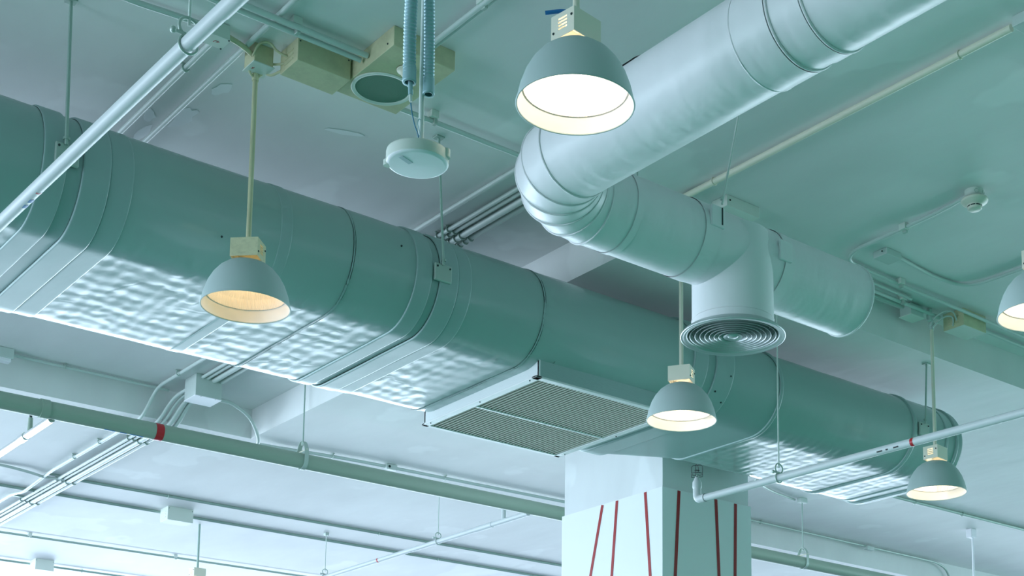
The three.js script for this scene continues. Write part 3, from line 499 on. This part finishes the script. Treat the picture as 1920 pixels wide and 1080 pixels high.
{ // branch lines leaving the main
  const t = thing('branch_pipe', 'thin cream pipe rising from bottom centre to the thick pipe', 'pipe');
  mesh('pipe', rod(V(7.597, 4.85, -10.42), V(7.597, 4.85, -19), 0.0235, 20), M.pipe, t); mesh('coupling', rod(V(7.597, 4.85, -10.98), V(7.597, 4.85, -11.25), 0.027, 20), M.pipe, t);
  mesh('tee', rod(V(7.597, 4.84, -10.80), V(7.597, 4.98, -10.80), 0.021, 16), M.pipe, t); mesh('sprinkler', lathe([[0.012, 0], [0.012, 0.03], [0.018, 0.035], [0.008, 0.05], [0.016, 0.075], [0, 0.08]], 14).translate(7.597, 4.975, -10.80), M.rod, t);
  mesh('red_band', new THREE.CylinderGeometry(0.024, 0.024, 0.025, 20, 1, true).rotateX(Math.PI / 2).translate(7.597, 4.85, -13.02), M.redBand, t);
  clampHanger({ label: 'thin rod with ring clamp on the cream pipe left of the column' }, V(7.597, 4.85, -11.9), 'z', 0.0235, SO, 0.005, M.clamp, M.paleRod);
  clampHanger({ label: 'far thin rod with ring clamp near the bottom edge left of centre' }, V(7.597, 4.85, -14.15), 'z', 0.0235, SO, 0.005, M.clamp, M.paleRod);
  const g = thing('branch_pipe', 'bare shiny steel pipe at the left edge below the thick pipe', 'pipe');
  mesh('pipe', rod(V(3.40, 4.85, -10.44), V(3.40, 4.85, -13.5), 0.026, 20), M.steel, g); mesh('coupling', rod(V(3.40, 4.85, -10.98), V(3.40, 4.85, -11.10), 0.031, 20), M.steel, g);
  mesh('tee', rod(V(3.40, 4.85, -10.90), V(3.40, 4.97, -10.90), 0.020, 16, 0.016), M.mainPipe, g); mesh('sprinkler', lathe([[0.010, 0], [0.010, 0.02], [0.015, 0.028], [0.006, 0.04], [0.012, 0.06], [0, 0.065]], 14).translate(3.40, 4.965, -10.90), M.screw, g);
}
// ---------------------------------------------------------------- conduits
function clip(parent, p, axis, r = 0.014) { const c = mesh('clip', ring(r + 0.004, 0.005, axis, p, 16), M.clamp, parent); mesh('clip_foot', box(axis === 'x' ? 0.012 : 0.05, 0.006, axis === 'x' ? 0.05 : 0.012, p.x, p.y + r + 0.006, p.z), M.clamp, c); return c; }
function stand(parent, p, axis, top) {     // stand-off clamp: square block on the ceiling with a jaw below
  const b = mesh('standoff', rbox(0.045, 0.04, 0.05, p.x, top - 0.02, p.z, 0.003), M.jbox, parent); mesh('jaw', rbox(0.02, Math.max(0.03, top - 0.03 - p.y + 0.02), 0.03, p.x + 0.01, (top - 0.04 + p.y - 0.015) / 2, p.z, 0.004), M.clamp, b); mesh('screw', new THREE.SphereGeometry(0.008, 8, 6).translate(p.x - 0.012, p.y + 0.018, p.z + 0.012), M.clamp, b);
}
function conduit(label, pts, r, { m = M.conduit, group = 'electrical conduits', bend = 0.12, clips = [], axis = 'x', stands = [], name = 'conduit' } = {}) {
  const t = thing(name, label, 'conduit', [0, 0, 0], group); mesh('tube', tube(pts, r, bend, 10), m, t);
  for (const p of clips) clip(t, p, axis, r); for (const [p, top] of stands) stand(t, p, axis, top); return t;
}
const P3 = (list) => list.map((p) => V(...p));
conduit('upper of two conduits meeting the speaker box at top left', P3([[1.2, 5.545, -5.878], [3.29, 5.545, -5.878]]), 0.0135, { stands: [[V(2.92, 5.545, -5.90), CE]] });
conduit('lower of two conduits meeting the speaker box at top left', P3([[1.2, 5.54, -5.926], [3.28, 5.54, -5.926]]), 0.0135);
conduit('conduit on the top left ceiling passing behind the lamp junction box', P3([[2.83, 5.575, -10.6], [2.83, 5.575, -3.5]]), 0.0135, { axis: 'z' });
conduit('conduit from the red-marked junction box down the top left ceiling', P3([[2.69, 5.575, -10.6], [2.69, 5.575, -6.25]]), 0.0135, { axis: 'z', clips: [V(2.69, 5.575, -6.61)] });
conduit('curved flexible conduit entering the top left junction box', P3([[1.7, 5.57, -6.16], [2.24, 5.57, -6.228], [2.47, 5.57, -6.20], [2.63, 5.57, -6.19]]), 0.014, { bend: 0.2 });
conduit('conduit from the speaker box to the top edge, right of the hoses', P3([[3.485, 5.56, -5.66], [3.485, 5.56, -3.5]]), 0.0135, { axis: 'z', stands: [[V(3.485, 5.56, -5.18), CE]] });
conduit('thin conduit parallel to the one right of the hoses', P3([[3.52, 5.575, -5.66], [3.52, 5.575, -3.5]]), 0.010, { axis: 'z' });
conduit('conduit from the speaker box to the elbow of the round duct', P3([[3.62, 5.55, -6.21], [6.2, 5.55, -6.21]]), 0.0135, { stands: [[V(3.87, 5.55, -6.20), CE]] });
conduit('single conduit left of the bundle between the ducts', P3([[4.565, 5.575, -3.2], [4.52, 5.575, -10.9], [4.50, 5.56, -11.30], [4.43, 5.31, -11.42], [4.425, 5.315, -13.5], [4.44, 5.315, -13.75], [4.44, 5.28, -14.3], [4.425, 5.315, -14.6], [4.42, 5.315, -16.4]]), 0.0145, { axis: 'z', bend: 0.1, clips: [V(4.505, 5.572, -10.9), V(4.42, 5.315, -12.3), V(4.42, 5.315, -12.9)] });
// the bundle of four: over the near slab to the pull box, down the step, on along the far soffit
const lanes = [[4.685, 0.0135, 'first thin'], [4.727, 0.0135, 'second thin'], [4.782, 0.022, 'thick third'], [4.846, 0.018, 'fourth']];
lanes.forEach(([x, r, w], i) => {
  conduit(w + ' conduit of the bundle running between the ducts to the pull box', P3([[x, CE - r - 0.012, -3.2], [x + 0.01, CE - r - 0.012, -10.95]]), r, { axis: 'z', clips: [V(x + 0.004, CE - r - 0.012, -7.30), V(x + 0.004, CE - r - 0.012, -7.36), V(x + 0.004, CE - r - 0.012, -7.42)], group: 'bundle above the duct' });
  const xf = [4.567, 4.612, 4.664, 4.722][i], xs = [4.655, 4.70, 4.755, 4.80][i];
  conduit(w + ' conduit of the bundle bending over the step below the pull box', P3([[xs, 5.52, -11.02], [xs - 0.02, 5.50, -11.30], [xf, 5.315 - r, -11.42], [xf, SO - r - 0.012, -11.75], [xf, SO - r - 0.012, -16.15]]), r, { axis: 'z', bend: 0.12, clips: [V(xf, SO - r - 0.012, -12.03), V(xf, SO - r - 0.012, -13.75), V(xf, SO - r - 0.012, -14.75)], group: 'bundle on the far soffit' });
});
for (const [z, l] of [[-13.69, 'nearer'], [-14.70, 'farther']]) solid('support_channel', rbox(0.28, 0.02, 0.035, 4.59, SO - 0.006, z, 0.003), M.clamp, l + ' steel channel carrying the conduit bundle at lower left', 'bracket');
{
  const t = thing('pull_box', 'pale pull box where the conduit bundle meets the ceiling step', 'junction box', [4.75, 5.42, -10.98]);
  mesh('case', rbox(0.22, 0.18, 0.215, 0, 0.09, 0, 0.003), M.conduit, t); mesh('lid', rbox(0.225, 0.006, 0.22, 0, -0.002, 0, 0.002), M.plasticWhite, t);
  for (const x of [-0.06, 0.06]) mesh('screw', new THREE.SphereGeometry(0.003, 8, 6).translate(x, -0.005, 0.1), M.screw, t);
}
conduit('flexible conduit curving from the pull box to the soffit edge', P3([[4.86, 5.45, -10.97], [4.98, 5.46, -10.98], [5.20, 5.40, -11.05], [5.36, 5.24, -11.18], [5.385, 5.25, -11.40], [5.45, 5.305, -11.45], [5.7, 5.315, -11.46]]), 0.015, { bend: 0.14 });
conduit('conduit hugging the soffit just above the thick pipe', P3([[5.68, 5.315, -11.46], [6.3, 5.315, -11.37], [9.6, 5.315, -11.28]]), 0.0155, { bend: 0.3, clips: [V(6.15, 5.315, -11.39), V(7.3, 5.315, -11.34)] });
{ const t = thing('junction_box', 'small round-holed junction box above the thick pipe', 'junction box', [6.72, 5.30, -11.35], 'small junction boxes'); mesh('case', rbox(0.11, 0.05, 0.05, 0, 0.012, 0, 0.004), M.conduit, t); mesh('hole', new THREE.CylinderGeometry(0.012, 0.012, 0.004, 16).rotateX(Math.PI / 2).translate(-0.025, 0.012, 0.026), M.darkHole, t); }
conduit('thin conduit along the ceiling step at the left edge', P3([[0.5, 5.575, -11.33], [4.62, 5.575, -11.36]]), 0.0125, { clips: [V(3.77, 5.575, -11.35)] });
{ const t = thing('junction_box', 'small pale box cut by the left edge at the ceiling step', 'junction box', [3.30, 5.52, -11.32], 'small junction boxes'); mesh('case', rbox(0.13, 0.08, 0.09, 0, 0.04, 0, 0.006), M.conduit, t); mesh('lid', rbox(0.10, 0.03, 0.07, 0, -0.012, 0, 0.006), M.plasticWhite, t); }
conduit('curved conduit sweeping in from the left edge to the bundle', P3([[2.5, 5.325, -13.6], [4.05, 5.325, -13.64], [4.30, 5.31, -13.67], [4.45, 5.31, -13.76], [4.62, 5.31, -13.70]]), 0.0135, { bend: 0.15 });
const FAR = 'thin conduits on the far ceiling';
conduit('nearest long conduit on the far soffit, from the bundle to the column', P3([[4.76, 5.325, -13.70], [12, 5.325, -13.76]]), 0.0145, { m: M.rod, clips: [V(5.62, 5.325, -13.71), V(8.0, 5.325, -13.73)], group: FAR });
conduit('second long conduit on the far soffit, through the distant gear box', P3([[2.5, 5.325, -14.34], [12, 5.325, -14.45]]), 0.0145, { m: M.rod, clips: [V(9.2, 5.325, -14.42)], group: FAR });
conduit('third long conduit beyond the soffit edge at bottom left', P3([[3, 5.565, -17.42], [14, 5.565, -17.40]]), 0.0135, { m: M.rod, stands: [[V(5.50, 5.565, -17.40), CE], [V(7.27, 5.565, -17.42), CE]], group: FAR });
conduit('last conduit at the bottom left corner near the windows', P3([[3, 5.57, -18.98], [6.2, 5.57, -19.0], [13, 5.57, -19.06]]), 0.0135, { m: M.rod, clips: [V(6.7, 5.57, -19.03)], group: FAR });
conduit('dark conduit on the soffit from the duct end to the right edge', P3([[9.6, 5.322, -9.05], [17, 5.322, -8.98]]), 0.017, { m: M.clamp, clips: [V(11.35, 5.322, -9.04), V(12.1, 5.322, -9.03)], group: FAR });
conduit('conduit on the right ceiling above the thick pipe beyond the column', P3([[9.7, 5.58, -9.9], [10.6, 5.58, -10.35], [11.1, 5.58, -10.44]]), 0.012, { m: M.clamp, group: FAR, bend: 0.3 });
conduit('conduit along the far ceiling step at bottom right', P3([[9.7, 5.57, -11.33], [14.7, 5.57, -11.38], [14.95, 5.50, -11.40], [15.05, 5.2, -11.42], [15.05, 4.8, -11.6]]), 0.014, { m: M.clamp, group: FAR, bend: 0.2, clips: [V(11.5, 5.57, -11.35)] });
{ const t = thing('junction_box', 'small pale box on the ceiling step at bottom right', 'junction box', [13.37, 5.53, -11.36], 'small junction boxes'); mesh('case', rbox(0.13, 0.05, 0.06, 0, 0.02, 0, 0.01), M.conduit, t); }
{ const t = thing('drop_rod', 'white rod with square anchor at the lower right corner', 'hanger rod', [13.674, CE, -10.08]); mesh('anchor', rbox(0.10, 0.10, 0.08, 0, -0.05, 0, 0.01), M.plasticWhite, t); mesh('rod', rod(V(0.02, -0.09, 0), V(0.02, -0.75, 0), 0.012, 12), M.plasticWhite, t); }

// ---------------------------------------------------------------- right-hand ceiling: plastic pipe, detector, lamp wiring
{
  const t = thing('plastic_pipe', 'cream plastic pipe running up the right ceiling past the round duct', 'pipe'); mesh('pipe', rod(V(5.49, 5.572, -6.34), V(5.49, 5.572, -3.72), 0.0185, 16), M.cream, t);
  for (const z of [-5.76, -4.02]) { mesh('clip', ring(0.021, 0.004, 'z', V(5.49, 5.572, z), 20), M.cream, t); }
  const b = thing('switch_box', 'pale wall box at the top right end of the plastic pipe', 'junction box', [5.50, 5.545, -3.64]); mesh('case', rbox(0.10, 0.055, 0.10, 0, 0.0275, 0, 0.005), M.conduit, b); mesh('hoop', tube([V(0.02, 0.0, 0.02), V(0.03, -0.10, 0.02), V(0.12, -0.10, 0.02), V(0.12, 0.0, 0.02)], 0.006, 0.02, 8), M.conduit, b);
}
{ const t = thing('cable_cover', 'long cream box on the ceiling behind the round duct', 'cable box', [5.83, 5.53, -5.93]); mesh('case', rbox(0.27, 0.07, 0.13, 0, 0.035, 0, 0.003), M.jbox, t); mesh('screw', new THREE.SphereGeometry(0.006, 8, 6).translate(-0.11, 0.04, 0.065), M.screw, t); }
{
  const t = thing('smoke_detector', 'cream smoke detector with dark slots on the right ceiling', 'smoke detector', [6.765, CE, -4.885]);
  mesh('mount', lathe([[0.056, 0], [0.056, -0.048], [0.0, -0.048]], 40), M.jbox, t); for (const a of [0.2, 1.2, 2.4]) mesh('knockout', new THREE.TorusGeometry(0.012, 0.0018, 6, 18).rotateY(a - 0.9).translate(Math.sin(a - 0.9) * 0.056, -0.024, Math.cos(a - 0.9) * 0.056), M.clamp, t);
  const h = mesh('head', lathe([[0.060, -0.046], [0.078, -0.056], [0.080, -0.064], [0.074, -0.075], [0.048, -0.088], [0.042, -0.094], [0.042, -0.112], [0.034, -0.120], [0.0, -0.123]], 48), M.detector, t);
  for (let k = 0; k < 8; k++) mesh('slot', new THREE.CylinderGeometry(0.0425, 0.0425, 0.007, 8, 1, true, k * Math.PI / 4 + 0.06, Math.PI / 4 - 0.12).translate(0, -0.100, 0), M.screw, h);
}
conduit('thin conduit from the smoke detector hooking round to the lamp wiring', P3([[6.765, 5.585, -4.94], [6.80, 5.585, -5.15], [6.80, 5.575, -5.42], [6.815, 5.575, -5.86], [6.90, 5.575, -5.99], [7.30, 5.57, -6.01], [8.02, 5.555, -5.995], [9.6, 5.545, -6.02]]), 0.0125, { bend: 0.16, stands: [[V(6.80, 5.572, -5.44), CE], [V(7.44, 5.565, -5.995), CE]] });
conduit('looping conduit on the right ceiling beyond the small flat box', P3([[6.98, 5.583, -5.735], [7.55, 5.583, -5.80], [7.86, 5.583, -5.77], [7.89, 5.583, -5.45], [7.85, 5.583, -4.6]]), 0.0125, { bend: 0.26 });
conduit('conduit on the right beam edge left of the far lamp stem', P3([[6.2, 5.555, -6.155], [8.10, 5.555, -6.185]]), 0.0135, { stands: [[V(7.66, 5.553, -6.16), CE]] });
conduit('second conduit on the right beam edge', P3([[6.2, 5.575, -6.09], [7.72, 5.575, -6.13]]), 0.0115);
conduit('third conduit on the right beam edge above the others', P3([[6.2, 5.585, -6.25], [7.80, 5.575, -6.26]]), 0.0135);
conduit('conduit leaving the right gear box towards the right edge', P3([[8.43, 5.57, -6.15], [11, 5.57, -6.19]]), 0.014);
{ const t = thing('junction_box', 'flat pale box at the bend of the detector conduit', 'junction box', [7.05, 5.555, -5.78], 'small junction boxes'); mesh('case', rbox(0.15, 0.045, 0.115, 0, 0.0225, 0, 0.004), M.conduit, t); mesh('screw', new THREE.SphereGeometry(0.006, 8, 6).translate(-0.09, 0.02, 0.03), M.screw, t); }
{ const t = thing('junction_box', 'pale junction box beside the far right lamp stem', 'junction box', [7.86, 5.50, -6.24], 'small junction boxes'); mesh('case', rbox(0.14, 0.08, 0.10, 0, 0.05, 0, 0.004), M.conduit, t); mesh('lid', rbox(0.15, 0.008, 0.11, 0, 0.006, 0, 0.002), M.jbox, t); }
for (const [l, pts] of [['outer', [[8.02, 5.48, -6.21], [8.03, 5.53, -6.17], [8.07, 5.57, -6.11], [8.12, 5.57, -6.08], [8.18, 5.52, -6.09]]], ['inner', [[8.04, 5.47, -6.2], [8.06, 5.51, -6.16], [8.10, 5.545, -6.12], [8.14, 5.54, -6.10], [8.17, 5.49, -6.12]]]]) solid('lamp_cable', smooth(P3(pts), 0.006, 30), M.conduit, l + ' loop of grey cable between the far right lamp stem and its gear box', 'cable');
{ const t = thing('lamp_hook', 'bracket joining the far right lamp stem to the conduits', 'bracket', [8.06, 5.47, -6.225]); mesh('socket', new THREE.CylinderGeometry(0.02, 0.018, 0.05, 16).translate(0, 0.02, 0), M.conduit, t); mesh('arm', rbox(0.03, 0.09, 0.03, -0.06, 0.08, 0.03, 0.004), M.conduit, t); }

// ---------------------------------------------------------------- top left wiring of the dim lamp
{
  const t = thing('junction_box', 'pale junction box with red handwritten mark at the top left', 'junction box', [2.665, 5.525, -6.205], 'junction boxes at the top left'); mesh('case', rbox(0.10, 0.072, 0.095, 0, 0.038, 0, 0.004), M.jbox, t); mesh('lid', rbox(0.104, 0.006, 0.10, 0, -0.001, 0, 0.002), M.jbox, t);
  for (const [x, z] of [[-0.045, -0.045], [0.045, 0.045], [-0.045, 0.045], [0.045, -0.045]]) mesh('screw', new THREE.SphereGeometry(0.005, 8, 6).translate(x, -0.003, z), M.screw, t);
  for (const [x, z, l, a] of [[-0.006, 0, 0.02, 0.3], [0.006, -0.004, 0.012, 1.5], [0.006, 0.006, 0.012, 1.5], [0.012, 0.002, 0.01, 1.5]]) mesh('red_mark', box(0.0025, 0.001, l).rotateY(a).translate(x, -0.0045, z), M.redBand, t);
  const b = thing('junction_box', 'beige junction box at the top of the dim golden lamp stem', 'junction box', [2.912, 5.50, -6.262], 'junction boxes at the top left'); mesh('case', rbox(0.10, 0.10, 0.11, 0, 0.05, 0, 0.004), M.beige, b); mesh('lid', rbox(0.11, 0.006, 0.125, 0, -0.002, 0, 0.002), M.jbox, b);
  for (const [l, a] of [[0.02, 0.5], [0.014, -0.6]]) mesh('red_mark', box(0.0025, 0.001, l).rotateY(a).translate(-0.03, -0.0055, 0.0), M.redBand, b);
  const h = thing('lamp_hook', 'cradle bracket joining the dim golden lamp stem to its box', 'bracket', [2.92, 5.47, -6.31]); mesh('socket', new THREE.CylinderGeometry(0.018, 0.016, 0.04, 16).translate(0, 0.01, 0), M.beige, h); mesh('cradle', tube([V(-0.05, 0.10, 0.03), V(-0.04, 0.02, 0.01), V(0, 0.0, 0), V(0.045, 0.05, 0.03)], 0.006, 0.03, 8), M.beige, h);
}
solid('wiring_tube', tube(P3([[2.72, 5.565, -6.20], [2.80, 5.56, -6.215], [2.865, 5.545, -6.235]]), 0.013, 0.05), M.beige, 'short beige tube between the two top left junction boxes', 'conduit');
for (const [l, pts] of [['upper', [[2.86, 5.53, -6.22], [2.87, 5.575, -6.17], [2.91, 5.585, -6.15], [2.95, 5.56, -6.15], [3.0, 5.545, -6.14]]], ['lower', [[2.955, 5.53, -6.24], [2.985, 5.525, -6.20], [3.005, 5.525, -6.17]]], ['hanging', [[2.95, 5.51, -6.29], [2.975, 5.49, -6.26], [3.005, 5.50, -6.2]]]]) solid('lamp_cable', smooth(P3(pts), 0.0065, 30), M.beige, l + ' beige cable between the dim golden lamp stem and its gear box', 'cable');

renderer.render(scene, camera);
